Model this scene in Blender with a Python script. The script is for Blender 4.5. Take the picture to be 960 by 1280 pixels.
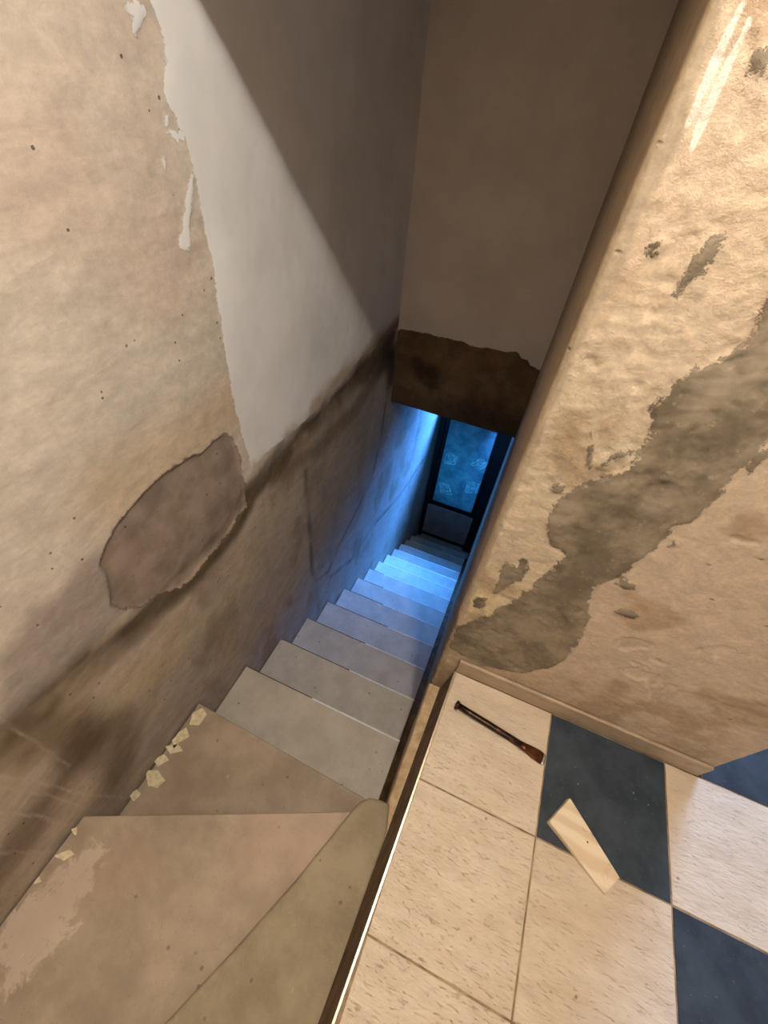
import bpy, bmesh, math, random
import numpy as np
from mathutils import Vector, Matrix

# ---------------------------------------------------------------- camera, light, exposure
scene = bpy.context.scene
for o in list(bpy.data.objects):
    bpy.data.objects.remove(o, do_unlink=True)
C = scene.collection

cam_d = bpy.data.cameras.new('camera')
cam_d.sensor_fit = 'VERTICAL'
cam_d.sensor_height = 32.0
cam_d.lens = 516.83 / 1280 * 32.0
cam_d.clip_start = 0.02
cam = bpy.data.objects.new('camera', cam_d)
C.objects.link(cam)
RC = ((0.91818, -0.21688, -0.33153), (0.38925, 0.64956, 0.65311), (0.0737, -0.72872, 0.68083))
cam.matrix_world = Matrix(((RC[0][0], RC[0][2], -RC[0][1], 0.0),
                           (RC[1][0], RC[1][2], -RC[1][1], 0.0),
                           (RC[2][0], RC[2][2], -RC[2][1], 1.5),
                           (0, 0, 0, 1)))
scene.camera = cam

scene.view_settings.view_transform = 'Standard'
scene.view_settings.look = 'None'
scene.view_settings.gamma = 1.0
scene.view_settings.exposure = 0.0

world = bpy.data.worlds.new('world')
scene.world = world
world.use_nodes = True
world.node_tree.nodes['Background'].inputs[0].default_value = (0.25, 0.42, 0.8, 1)
world.node_tree.nodes['Background'].inputs[1].default_value = 0.05


def area(name, loc, target, sx, sy, energy, color, spread=180):
    d = bpy.data.lights.new(name, 'AREA')
    d.shape = 'RECTANGLE'
    d.size, d.size_y = sx, sy
    d.energy = energy
    d.color = color
    d.spread = math.radians(spread)
    o = bpy.data.objects.new(name, d)
    C.objects.link(o)
    o.location = loc
    o.rotation_euler = (Vector(target) - Vector(loc)).to_track_quat('-Z', 'Y').to_euler()
    return o


LAMP = (0.2, 0.12, 2.595)
pl = bpy.data.lights.new('bulb_light', 'POINT')
pl.energy = 335
pl.color = (1.0, 0.94, 0.86)
pl.shadow_soft_size = 0.035
plo = bpy.data.objects.new('bulb_light', pl)
C.objects.link(plo)
plo.location = LAMP
# daylight: open transom over the door at the foot of the stairs, daylight behind its glass, window of the next room
area('transom_daylight', (-0.12, 5.1, -0.22), (-0.62, 3.45, -1.75), 0.55, 0.6, 135, (0.055, 0.28, 1.0), 80)
area('door_daylight', (-0.42, 4.95, -2.2), (-0.42, 4.5, -2.2), 0.8, 1.2, 5, (0.02, 0.32, 0.80))
area('room_daylight', (1.75, 2.9, 1.3), (1.15, 0.5, 0.0), 0.7, 1.0, 55, (0.36, 0.55, 1.0), 120)

# ---------------------------------------------------------------- helpers
rng = np.random.RandomState(7)
random.seed(5)


def s2l(c):
    return tuple((v / 12.92 if v <= 0.04045 else ((v + 0.055) / 1.055) ** 2.4) for v in c)


def rgb(r, g, b):
    return s2l((r / 255, g / 255, b / 255)) + (1.0,)


def new_mesh(name, verts, faces, mat=None, parent=None, smooth=False):
    m = bpy.data.meshes.new(name)
    m.from_pydata([tuple(v) for v in verts], [], faces)
    m.update()
    o = bpy.data.objects.new(name, m)
    C.objects.link(o)
    if mat:
        m.materials.append(mat)
    if parent:
        o.parent = parent
    if smooth:
        m.polygons.foreach_set('use_smooth', [True] * len(m.polygons))
    return o


def bm_obj(name, bm, mat=None, parent=None, smooth=False):
    bmesh.ops.recalc_face_normals(bm, faces=bm.faces)
    m = bpy.data.meshes.new(name)
    bm.to_mesh(m)
    bm.free()
    o = bpy.data.objects.new(name, m)
    C.objects.link(o)
    if mat:
        m.materials.append(mat)
    if parent:
        o.parent = parent
    if smooth:
        m.polygons.foreach_set('use_smooth', [True] * len(m.polygons))
    return o


def add_box(bm, lo, hi, bev=0.0, seg=1):
    vs = [bm.verts.new((x, y, z)) for z in (lo[2], hi[2]) for y in (lo[1], hi[1]) for x in (lo[0], hi[0])]
    fs = [(0, 2, 3, 1), (4, 5, 7, 6), (0, 1, 5, 4), (2, 6, 7, 3), (0, 4, 6, 2), (1, 3, 7, 5)]
    faces = [bm.faces.new([vs[i] for i in f]) for f in fs]
    if bev:
        edges = list({e for f in faces for e in f.edges})
        bmesh.ops.bevel(bm, geom=edges, offset=bev, segments=seg, affect='EDGES', profile=0.5)


def box(name, lo, hi, mat, parent=None, bev=0.0, seg=1):
    bm = bmesh.new()
    add_box(bm, lo, hi, bev, seg)
    return bm_obj(name, bm, mat, parent)


def prism(name, pts, z0, z1, mat, parent=None, bev=0.0, seg=1, smooth=False):
    bm = bmesh.new()
    lo = [bm.verts.new((x, y, z0)) for x, y in pts]
    hi = [bm.verts.new((x, y, z1)) for x, y in pts]
    n = len(pts)
    top = bm.faces.new(hi)
    bm.faces.new(lo[::-1])
    for i in range(n):
        bm.faces.new((lo[i], lo[(i + 1) % n], hi[(i + 1) % n], hi[i]))
    bmesh.ops.recalc_face_normals(bm, faces=bm.faces)
    if bev:
        bmesh.ops.bevel(bm, geom=list(top.edges), offset=bev, segments=seg, affect='EDGES', profile=0.5)
    return bm_obj(name, bm, mat, parent, smooth)


def struct(o):
    o['kind'] = 'structure'
    return o


def tag(o, label, cat, group=None):
    o['label'] = label
    o['category'] = cat
    if group:
        o['group'] = group
    return o


def empty(name, loc=(0, 0, 0)):
    o = bpy.data.objects.new(name, None)
    C.objects.link(o)
    o.location = loc
    o.empty_display_size = 0.1
    return o


# ---- numpy noise and polygon distance
def vnoise(u, v, seed):
    r = np.random.RandomState(seed).rand(256, 256)
    iu = np.floor(u).astype(int)
    iv = np.floor(v).astype(int)
    fu = u - iu
    fv = v - iv
    fu = fu * fu * (3 - 2 * fu)
    fv = fv * fv * (3 - 2 * fv)
    a = r[iu % 256, iv % 256]
    b = r[(iu + 1) % 256, iv % 256]
    c = r[iu % 256, (iv + 1) % 256]
    d = r[(iu + 1) % 256, (iv + 1) % 256]
    return (a * (1 - fu) + b * fu) * (1 - fv) + (c * (1 - fu) + d * fu) * fv


def fbm(u, v, scale, octs=4, seed=0):
    s = 0
    a = 0.5
    t = 0
    for i in range(octs):
        s = s + a * vnoise(u * scale * 2 ** i + 13.7 * i, v * scale * 2 ** i + 5.1 * i, seed + i)
        t += a
        a *= 0.5
    return s / t - 0.5      # about -0.5..0.5


def seg_dist(U, V, pts, closed=False):
    d = np.full(U.shape, 1e9)
    n = len(pts)
    for i in range(n if closed else n - 1):
        ax, ay = pts[i]
        bx, by = pts[(i + 1) % n]
        dx, dy = bx - ax, by - ay
        L = dx * dx + dy * dy + 1e-12
        t = np.clip(((U - ax) * dx + (V - ay) * dy) / L, 0, 1)
        d = np.minimum(d, np.hypot(U - ax - t * dx, V - ay - t * dy))
    return d


def poly_sd(U, V, pts):
    """signed distance, positive inside"""
    d = seg_dist(U, V, pts, True)
    ins = np.zeros(U.shape, bool)
    n = len(pts)
    for i in range(n):
        ax, ay = pts[i]
        bx, by = pts[(i + 1) % n]
        if ay == by:
            continue
        c = (ay > V) != (by > V)
        ins ^= c & (U < (bx - ax) * (V - ay) / (by - ay) + ax)
    return np.where(ins, d, -d)


def sm(x, a, b):
    t = np.clip((x - a) / (b - a), 0, 1)
    return t * t * (3 - 2 * t)


def mixc(c, k, m):
    return c + (np.array(k)[None, None, :] - c) * m[..., None]


def axis(*segs):
    """segs: (start, end, step) ... joined"""
    out = []
    for a, b, s in segs:
        n = max(1, int(round((b - a) / s)))
        out += list(np.linspace(a, b, n, endpoint=False))
    out.append(segs[-1][1])
    return np.array(out)


def grid_obj(name, P, mat, attrs, flip=False, parent=None, back=None):
    """P: (nu,nv,3) points; attrs: name -> (nu,nv) float or (nu,nv,3) colour"""
    nu, nv = P.shape[:2]
    idx = np.arange(nu * nv).reshape(nu, nv)
    q = np.stack([idx[:-1, :-1], idx[1:, :-1], idx[1:, 1:], idx[:-1, 1:]], -1).reshape(-1, 4)
    if flip:
        q = q[:, ::-1]
    m = bpy.data.meshes.new(name)
    co = P.reshape(-1, 3)
    loops = q.reshape(-1)
    tot = np.full(len(q), 4)
    N = nu * nv
    if back is not None:            # close the sheet into a solid slab down to the plane x = back
        c4 = [P[0, 0], P[-1, 0], P[-1, -1], P[0, -1]]
        co = np.concatenate([co, np.array([(back, c[1], c[2]) for c in c4])])
        b0, b1, b2, b3 = N, N + 1, N + 2, N + 3
        sides = [list(idx[::-1, 0]) + [b0, b1], list(idx[:, -1]) + [b2, b3], list(idx[0, :]) + [b3, b0],
                 list(idx[-1, ::-1]) + [b1, b2], [b3, b2, b1, b0]]
        for s_ in sides:
            loops = np.concatenate([loops, np.array(s_)])
            tot = np.append(tot, len(s_))
    m.vertices.add(len(co))
    m.vertices.foreach_set('co', co.reshape(-1).astype(np.float32))
    m.loops.add(len(loops))
    m.loops.foreach_set('vertex_index', loops.astype(np.int32))
    m.polygons.add(len(tot))
    m.polygons.foreach_set('loop_start', np.concatenate([[0], np.cumsum(tot)[:-1]]).astype(np.int32))
    m.polygons.foreach_set('loop_total', tot.astype(np.int32))
    m.update(calc_edges=True)
    smo = np.ones(len(tot), bool)
    smo[len(q):] = False
    m.polygons.foreach_set('use_smooth', smo)
    ex = len(co) - N
    for k, a in attrs.items():
        if a.ndim == 3:
            at = m.attributes.new(k, 'FLOAT_COLOR', 'POINT')
            col = np.ones((nu * nv + ex, 4), np.float32)
            col[:N, :3] = np.clip(a.reshape(-1, 3), 0, 1)
            col[N:, :3] = 0.4
            at.data.foreach_set('color', col.reshape(-1))
        else:
            at = m.attributes.new(k, 'FLOAT', 'POINT')
            at.data.foreach_set('value', np.concatenate([a.reshape(-1), np.full(ex, -1.0)]).astype(np.float32))
    m.materials.append(mat)
    m.validate()
    o = bpy.data.objects.new(name, m)
    C.objects.link(o)
    if parent:
        o.parent = parent
    return o


# ---------------------------------------------------------------- materials
class NT:
    def __init__(self, name, rough=0.8, spec=0.3):
        self.m = bpy.data.materials.new(name)
        self.m.use_nodes = True
        self.t = self.m.node_tree
        self.b = self.t.nodes['Principled BSDF']
        self.b.inputs['Roughness'].default_value = rough
        self.b.inputs['Specular IOR Level'].default_value = spec
        self.tc = self.n('ShaderNodeTexCoord').outputs['Object']

    def n(self, kind, **kw):
        nd = self.t.nodes.new(kind)
        for k, v in kw.items():
            setattr(nd, k, v)
        return nd

    def put(self, sock, v):
        if isinstance(v, bpy.types.NodeSocket):
            self.t.links.new(v, sock)
        elif isinstance(v, (tuple, list)) and len(v) == 3 and sock.type == 'RGBA':
            sock.default_value = tuple(v) + (1,)
        else:
            sock.default_value = v

    def math(self, op, a, b=None, c=None):
        nd = self.n('ShaderNodeMath', operation=op)
        self.put(nd.inputs[0], a)
        if b is not None:
            self.put(nd.inputs[1], b)
        if c is not None:
            self.put(nd.inputs[2], c)
        return nd.outputs[0]

    def coord(self, scale=(1, 1, 1), rot=(0, 0, 0), loc=(0, 0, 0)):
        nd = self.n('ShaderNodeMapping')
        self.t.links.new(self.tc, nd.inputs[0])
        nd.inputs['Location'].default_value = loc
        nd.inputs['Rotation'].default_value = rot
        nd.inputs['Scale'].default_value = scale
        return nd.outputs[0]

    def noise(self, scale, detail=4, rough=0.6, vec=None, dist=0.0):
        nd = self.n('ShaderNodeTexNoise')
        self.put(nd.inputs['Vector'], vec if vec is not None else self.tc)
        nd.inputs['Scale'].default_value = scale
        nd.inputs['Detail'].default_value = detail
        nd.inputs['Roughness'].default_value = rough
        nd.inputs['Distortion'].default_value = dist
        return nd.outputs['Fac']

    def voro(self, scale, vec=None, feat='F1'):
        nd = self.n('ShaderNodeTexVoronoi', feature=feat)
        self.put(nd.inputs['Vector'], vec if vec is not None else self.tc)
        nd.inputs['Scale'].default_value = scale
        return nd.outputs['Distance']

    def step(self, x, a, b, lo=0.0, hi=1.0):
        nd = self.n('ShaderNodeMapRange', interpolation_type='SMOOTHSTEP')
        self.put(nd.inputs['Value'], x)
        nd.inputs['From Min'].default_value = a
        nd.inputs['From Max'].default_value = b
        nd.inputs['To Min'].default_value = lo
        nd.inputs['To Max'].default_value = hi
        return nd.outputs[0]

    def mix(self, f, a, b, blend='MIX'):
        nd = self.n('ShaderNodeMix', data_type='RGBA', blend_type=blend)
        self.put(nd.inputs[0], f)
        self.put(nd.inputs[6], a)
        self.put(nd.inputs[7], b)
        return nd.outputs[2]

    def attr(self, name):
        return self.n('ShaderNodeAttribute', attribute_name=name)

    def scale_col(self, col, f):
        nd = self.n('ShaderNodeVectorMath', operation='SCALE')
        self.put(nd.inputs[0], col)
        self.put(nd.inputs['Scale'], f)
        return nd.outputs[0]

    def bump(self, h, dist, strength=1.0, prev=None):
        nd = self.n('ShaderNodeBump')
        self.put(nd.inputs['Height'], h)
        nd.inputs['Distance'].default_value = dist
        self.put(nd.inputs['Strength'], strength)
        if prev is not None:
            self.t.links.new(prev, nd.inputs['Normal'])
        return nd.outputs[0]

    def out(self, col=None, normal=None, rough=None):
        if col is not None:
            self.put(self.b.inputs['Base Color'], col)
        if normal is not None:
            self.put(self.b.inputs['Normal'], normal)
        if rough is not None:
            self.put(self.b.inputs['Roughness'], rough)
        return self.m

# ---- shapes of the stains, patches and worn edges, measured on each wall (metres)
PAINT_EDGE=[(0.943, 1.556), (0.955, 1.527), (0.943, 1.478), (0.914, 1.426), (0.938, 1.394), (0.947, 1.37), (0.955, 1.339), (0.96, 1.28), (0.959, 1.214), (0.961, 1.132), (0.95, 1.053), (0.942, 0.942), (0.931, 0.839), (0.926, 0.744), (0.935, 0.594), (0.944, 0.415), (1.034, 0.43), (1.152, 0.413), (1.285, 0.402), (1.472, 0.395), (1.553, 0.437), (1.777, 0.418), (1.982, 0.443), (2.211, 0.405), (2.36, 0.406)]
CHIPS=[[(0.866, 1.549), (0.909, 1.553), (0.92, 1.54), (0.901, 1.52), (0.877, 1.508), (0.871, 1.517), (0.884, 1.53), (0.867, 1.54)], [(0.905, 1.406), (0.918, 1.403), (0.913, 1.387), (0.901, 1.385)], [(0.877, 1.343), (0.885, 1.34), (0.876, 1.314), (0.865, 1.31)], [(0.953, 1.313), (0.959, 1.301), (0.908, 1.208), (0.895, 1.167), (0.86, 1.176), (0.888, 1.22)], [(0.903, 1.378), (0.924, 1.384), (0.937, 1.368), (0.928, 1.358)], [(0.939, 1.386), (0.952, 1.37), (0.955, 1.351), (0.938, 1.36)]]
PATCH=[(0.856, 0.638), (0.8, 0.643), (0.74, 0.634), (0.702, 0.651), (0.656, 0.655), (0.61, 0.665), (0.575, 0.663), (0.53, 0.663), (0.496, 0.657), (0.453, 0.647), (0.416, 0.636), (0.388, 0.623), (0.363, 0.608), (0.339, 0.589), (0.322, 0.567), (0.32, 0.512), (0.303, 0.468), (0.287, 0.424), (0.303, 0.374), (0.353, 0.309), (0.414, 0.288), (0.482, 0.22), (0.548, 0.221), (0.614, 0.226), (0.687, 0.228), (0.766, 0.233), (0.878, 0.267), (0.888, 0.395), (0.896, 0.51), (0.885, 0.593)]
DAMP=[(2.389, 0.395), (2.112, 0.364), (1.687, 0.345), (1.42, 0.332), (1.188, 0.337), (1.012, 0.337), (0.893, 0.321), (0.771, 0.251), (0.58, 0.253), (0.419, 0.257), (0.3, 0.266), (0.195, 0.29), (0.107, 0.318), (0.017, 0.339), (-0.07, 0.363)]
DAMP2=[(2.369, 0.367), (2.21, 0.202), (1.816, 0.142), (1.446, 0.17), (1.066, 0.261)]
DAMP3=[(-0.101, -0.419), (-0.097, -0.066), (-0.057, 0.202), (-0.171, 0.197)]
DAMP4=[(-0.395, -0.171), (-0.272, -0.211), (-0.143, -0.207), (0.006, -0.272), (0.164, -0.265)]
TIDE=[(1.312, 0.114), (1.305, -0.236), (1.292, -0.721), (1.339, -0.896), (1.495, -0.985), (1.722, -0.845), (2.017, -0.746), (2.238, -0.614), (2.347, -0.345), (2.387, -0.096)]
TIDE2=[(4.233, -1.77), (3.054, -1.597), (2.38, -1.365), (1.873, -1.303), (1.527, -1.099)]
GREYZONE=[(1.325, 0.156), (1.461, 0.352), (1.908, 0.346), (2.316, 0.313), (2.668, -0.216), (2.406, -0.498), (2.002, -0.932), (1.364, -0.862), (1.284, -0.426)]
OUTER=[(0.371, 0.603), (0.284, 0.622), (0.21, 0.585), (0.15, 0.605), (0.093, 0.572), (0.043, 0.55), (-0.039, 0.415), (0.032, 0.326), (0.27, 0.343), (0.327, 0.336)]
SCR=[[(-0.132, 0.261), (-0.116, 0.107), (-0.107, -0.112), (-0.072, -0.404)], [(-0.15, 0.232), (-0.136, 0.029), (-0.136, -0.189)], [(-0.194, 0.159), (-0.183, -0.011), (-0.188, -0.188)], [(0.397, 0.981), (0.396, 0.869), (0.383, 0.7)], [(0.429, 0.898), (0.426, 0.785), (0.417, 0.666)], [(0.252, 0.84), (0.249, 0.711), (0.254, 0.627)], [(0.274, 0.682), (0.287, 0.584)], [(-0.273, 0.029), (-0.257, -0.185), (-0.25, -0.27)], [(-0.039, 0.415), (-0.044, 0.27), (-0.059, 0.029)], [(0.036, 0.476), (0.019, 0.303), (-0.007, 0.05)], [(-0.245, 0.075), (-0.24, -0.068)], [(0.261, 0.697), (0.268, 0.592), (0.272, 0.431)], [(0.161, 0.657), (0.153, 0.503), (0.135, 0.241)]]
PITS=[(0.465, 1.148), (0.498, 1.151), (0.549, 1.152), (0.531, 1.118), (0.588, 1.11), (0.581, 1.197), (0.605, 1.171), (0.664, 1.25), (0.296, 0.716), (0.677, 0.757), (0.774, 1.121), (0.639, 1.374), (0.614, 1.356), (0.622, 1.365), (0.741, 1.31), (0.598, 1.211)]
CEMENT=[(0.051, 0.134), (0.053, 0.266), (0.066, 0.32), (0.105, 0.382), (0.134, 0.448), (0.167, 0.539), (0.191, 0.634), (0.205, 0.7), (0.211, 0.765), (0.192, 0.775), (0.173, 0.782), (0.154, 0.806), (0.137, 0.836), (0.135, 0.882), (0.138, 0.915), (0.154, 0.948), (0.172, 0.969), (0.199, 1.002), (0.22, 1.035), (0.227, 1.062), (0.226, 1.094), (0.214, 1.126), (0.205, 1.156), (0.215, 1.194), (0.225, 1.229), (0.245, 1.254), (0.259, 1.279), (0.253, 1.346), (0.255, 1.386), (0.347, 1.258), (0.367, 1.179), (0.366, 1.158), (0.37, 1.127), (0.372, 1.104), (0.374, 1.073), (0.373, 1.05), (0.376, 1.01), (0.376, 0.98), (0.369, 0.951), (0.351, 0.937), (0.355, 0.869), (0.35, 0.822), (0.34, 0.767), (0.324, 0.723), (0.314, 0.689), (0.314, 0.653), (0.336, 0.591), (0.364, 0.51), (0.375, 0.432), (0.376, 0.369), (0.37, 0.317), (0.359, 0.276), (0.298, 0.161), (0.175, 0.101)]
BLOBS=[[(0.102, 0.522), (0.102, 0.612), (0.1, 0.669), (0.128, 0.665), (0.138, 0.692), (0.154, 0.667), (0.148, 0.62), (0.126, 0.567), (0.116, 0.523)], [(0.074, 0.426), (0.073, 0.489), (0.093, 0.485), (0.101, 0.437)], [(0.123, 0.925), (0.124, 0.948), (0.139, 0.95), (0.139, 0.932)], [(0.151, 1.013), (0.141, 1.047), (0.136, 1.082), (0.145, 1.076), (0.16, 1.036), (0.163, 1.012)], [(0.172, 1.015), (0.178, 1.049), (0.192, 1.065), (0.208, 1.06), (0.196, 1.041), (0.191, 1.015)], [(0.087, 1.366), (0.09, 1.376), (0.1, 1.376), (0.103, 1.358), (0.096, 1.353)], [(0.086, 1.559), (0.098, 1.562), (0.123, 1.524), (0.111, 1.526), (0.101, 1.534), (0.096, 1.547)], [(0.143, 1.353), (0.147, 1.377), (0.156, 1.385), (0.157, 1.36), (0.154, 1.341), (0.151, 1.318), (0.145, 1.321)], [(0.378, 1.096), (0.378, 1.122), (0.383, 1.135), (0.39, 1.125), (0.388, 1.104), (0.39, 1.087)], [(0.342, 0.726), (0.347, 0.752), (0.378, 0.74), (0.371, 0.722)], [(0.389, 0.625), (0.404, 0.652), (0.427, 0.643), (0.425, 0.629)], [(0.369, 0.888), (0.373, 0.905), (0.385, 0.891), (0.38, 0.878)]]
STREAK=[[(0.07, 1.571), (0.069, 1.563), (0.067, 1.549), (0.066, 1.536), (0.067, 1.521), (0.068, 1.501), (0.069, 1.483)], [(0.082, 1.561), (0.083, 1.554), (0.082, 1.54), (0.081, 1.527), (0.08, 1.511), (0.08, 1.499), (0.081, 1.48), (0.084, 1.463)]]
GRITEDGE=[(0.051, 1.57), (0.061, 1.517), (0.069, 1.467), (0.064, 1.426), (0.061, 1.388), (0.067, 1.334), (0.061, 1.28), (0.058, 1.23), (0.056, 1.177), (0.057, 1.063), (0.058, 0.919), (0.058, 0.73), (0.056, 0.551), (0.057, 0.349)]
BACKTOP=[(-0.905, 0.23), (-0.894, 0.35), (-0.854, 0.39), (-0.759, 0.403), (-0.67, 0.409), (-0.581, 0.41), (-0.49, 0.413), (-0.377, 0.406), (-0.267, 0.419), (-0.185, 0.421), (-0.117, 0.433), (-0.084, 0.403), (-0.046, 0.403), (-0.021, 0.37), (0.024, 0.362), (0.059, 0.371)]
W2N=[(-0.86, -0.153), (-0.639, -0.053), (-0.404, 0.052), (-0.067, 0.205)]
W1N=[(-0.859, 0.314), (-0.045, 0.29)]
W3=[(-0.311, -0.387), (-0.232, -0.217), (-0.148, -0.018), (-0.07, 0.199), (-0.053, 0.238), (-0.028, 0.262), (0.01, 0.271), (0.042, 0.272), (0.063, 0.199), (0.062, 0.112), (0.058, -0.026), (0.062, -0.135), (0.065, -0.232)]
FL1=[[(-0.857, 0.271), (-0.833, 0.303), (-0.798, 0.291), (-0.799, 0.242), (-0.837, 0.228)], [(-0.857, 0.185), (-0.842, 0.215), (-0.806, 0.192), (-0.823, 0.164), (-0.833, 0.131), (-0.86, 0.151)], [(-0.877, 0.065), (-0.854, 0.1), (-0.82, 0.09), (-0.844, 0.055)], [(-0.875, 0.03), (-0.836, 0.047), (-0.783, 0.032), (-0.792, -0.0), (-0.83, -0.009)], [(-0.872, -0.061), (-0.861, -0.033), (-0.836, -0.039), (-0.843, -0.067)], [(-0.871, 0.123), (-0.826, 0.15), (-0.793, 0.139), (-0.831, 0.11)]]
FL2=[[(-0.856, -0.26), (-0.83, -0.233), (-0.803, -0.233), (-0.821, -0.257)], [(-0.865, -0.192), (-0.853, -0.182), (-0.838, -0.198)], [(-0.855, -0.329), (-0.854, -0.309), (-0.839, -0.316)]]
WASH2=[(-0.793, -0.34), (-0.783, -0.432)]
METAL=[(0.104, 0.709), (0.096, 0.418), (0.09, 0.191), (0.084, -0.009), (0.074, -0.197)]
MOTIFS = [[(-0.701, -2.006), (-0.653, -1.96), (-0.543, -2.0), (-0.563, -2.122), (-0.697, -2.146)], [(-0.334, -2.03), (-0.255, -1.902), (-0.147, -1.9), (-0.16, -1.996), (-0.213, -2.066)], [(-0.701, -2.51), (-0.566, -2.515), (-0.485, -2.674), (-0.645, -2.68)], [(-0.31, -2.327), (-0.174, -2.314), (-0.164, -2.492), (-0.31, -2.53)]]

# ---- old plaster of the left stair wall: raw plaster, white paint remnant, patch of newer plaster, damp line
n = NT('old_plaster_wall', 0.85, 0.25)
base = n.attr('col').outputs['Color']
fine = n.noise(55, 5, 0.7)
edge = n.math('ADD', n.math('MULTIPLY', n.math('SUBTRACT', n.noise(45, 5, 0.85), 0.5), 0.034), n.math('MULTIPLY', n.math('SUBTRACT', n.noise(14, 2, 0.5), 0.5), 0.016))
pm = n.step(n.math('ADD', n.attr('sd_paint').outputs['Fac'], edge), -0.0006, 0.0006)
xm = n.step(n.math('ADD', n.attr('sd_patch').outputs['Fac'], edge), -0.001, 0.001)
trow = n.noise(9, 4, 0.6, n.coord((1, 1, 2.2), (0.5, 0, 0)))
c0 = n.scale_col(base, n.step(trow, 0.3, 0.7, 0.9, 1.07))
smudge = n.noise(22, 6, 0.75, n.coord((1, 0.7, 1.6), (0.35, 0, 0)), 0.8)
c0 = n.scale_col(c0, n.step(smudge, 0.32, 0.68, 0.91, 1.06))
rimd = n.math('MULTIPLY', n.step(n.math('ABSOLUTE', n.math('ADD', n.attr('sd_patch').outputs['Fac'], n.math('MULTIPLY', edge, 1.3))), 0.001, 0.010, 1, 0), n.step(n.noise(12, 3, 0.6), 0.3, 0.6, 0.25, 0.8))
c0 = n.mix(rimd, c0, rgb(92, 72, 50))  # dark patch rim: chipped edge plus its shadow, painted into the colour
c0 = n.scale_col(c0, n.step(fine, 0.25, 0.75, 0.93, 1.06))
c1 = n.scale_col(n.attr('colp').outputs['Color'], n.step(n.noise(5, 4, 0.6), 0.3, 0.7, 0.95, 1.03))
c = n.mix(pm, c0, c1)
patch_c = n.mix(n.step(n.noise(11, 4, 0.6), 0.3, 0.7), rgb(132, 116, 102), rgb(164, 146, 130))
c = n.mix(xm, c, patch_c)
# pits: sparse little holes with a dark bottom
pv = n.voro(26)
pit = n.math('MULTIPLY', n.step(pv, 0.07, 0.10, 1, 0), n.step(n.noise(5.5, 2, 0.5), 0.53, 0.57))
pit = n.math('MULTIPLY', pit, n.math('SUBTRACT', 1.0, pm))
c = n.mix(n.math('MULTIPLY', pit, 0.75), c, rgb(60, 50, 40))
scr = n.math('MULTIPLY', n.attr('scr').outputs['Fac'], n.step(n.noise(60, 2, 0.5), 0.3, 0.6, 0.35, 1.0))
c = n.mix(n.math('MULTIPLY', scr, 0.7), c, rgb(196, 178, 156))
hgt = n.math('ADD', n.math('MULTIPLY', fine, 0.5), n.math('MULTIPLY', n.noise(16, 3, 0.6, n.coord((1, 1, 3), (0.7, 0, 0))), 0.8))
nrm = n.bump(hgt, 0.005, n.step(pm, 0, 1, 0.42, 0.06))
nrm = n.bump(n.math('SUBTRACT', n.math('MULTIPLY', pm, 0.7), pit), 0.003, 0.8, nrm)
M_LEFT = n.out(c, nrm)

# ---- rough plaster of the wall end: gritty lime plaster, smooth lower coat, grey cement repair
n = NT('gritty_plaster_wall', 0.88, 0.3)
base = n.attr('col').outputs['Color']
edge = n.math('ADD', n.math('MULTIPLY', n.math('SUBTRACT', n.noise(50, 5, 0.85), 0.5), 0.05), n.math('MULTIPLY', n.math('SUBTRACT', n.noise(15, 3, 0.6), 0.5), 0.05))
cm = n.step(n.math('ADD', n.attr('sd_cement').outputs['Fac'], edge), -0.002, 0.002)
wm = n.step(n.math('ADD', n.attr('sd_streak').outputs['Fac'], n.math('MULTIPLY', edge, 0.10)), -0.004, -0.002)
grit = n.attr('grit').outputs['Fac']
g1 = n.noise(95, 5, 0.75)
g2 = n.voro(70)
c0 = n.scale_col(base, n.step(n.noise(18, 6, 0.78, n.coord((1, 1, 1.5), (0, -0.5, 0)), 0.6), 0.32, 0.68, 0.82, 1.1))
c0 = n.scale_col(c0, n.step(g1, 0.3, 0.7, 0.9, 1.08))
cem = n.mix(n.step(n.noise(10, 5, 0.65), 0.35, 0.68), rgb(112, 100, 82), rgb(156, 142, 120))
cem = n.mix(n.step(n.noise(55, 3, 0.6), 0.62, 0.72, 0, 0.5), cem, rgb(178, 160, 134))
c = n.mix(cm, c0, cem)
c = n.mix(wm, c, rgb(238, 228, 210))
chip = n.math('MULTIPLY', n.step(n.voro(15, n.coord((1, 1, 2.0), (0, 0.5, 0))), 0.05, 0.12, 1, 0), n.step(n.noise(5, 3, 0.6), 0.53, 0.6))
chip = n.math('MULTIPLY', chip, n.math('SUBTRACT', 1.0, cm))
c = n.mix(n.math('MULTIPLY', chip, 0.6), c, rgb(96, 78, 58))
h = n.math('ADD', n.math('MULTIPLY', g1, 0.8), n.math('MULTIPLY', n.noise(240, 3, 0.7), 0.5))
nrm = n.bump(h, 0.005, grit)
nrm = n.bump(n.math('SUBTRACT', n.math('MULTIPLY', cm, 1.0), n.math('MULTIPLY', chip, 0.8)), 0.003, 0.7, nrm)
M_RIGHT = n.out(c, nrm)

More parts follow.
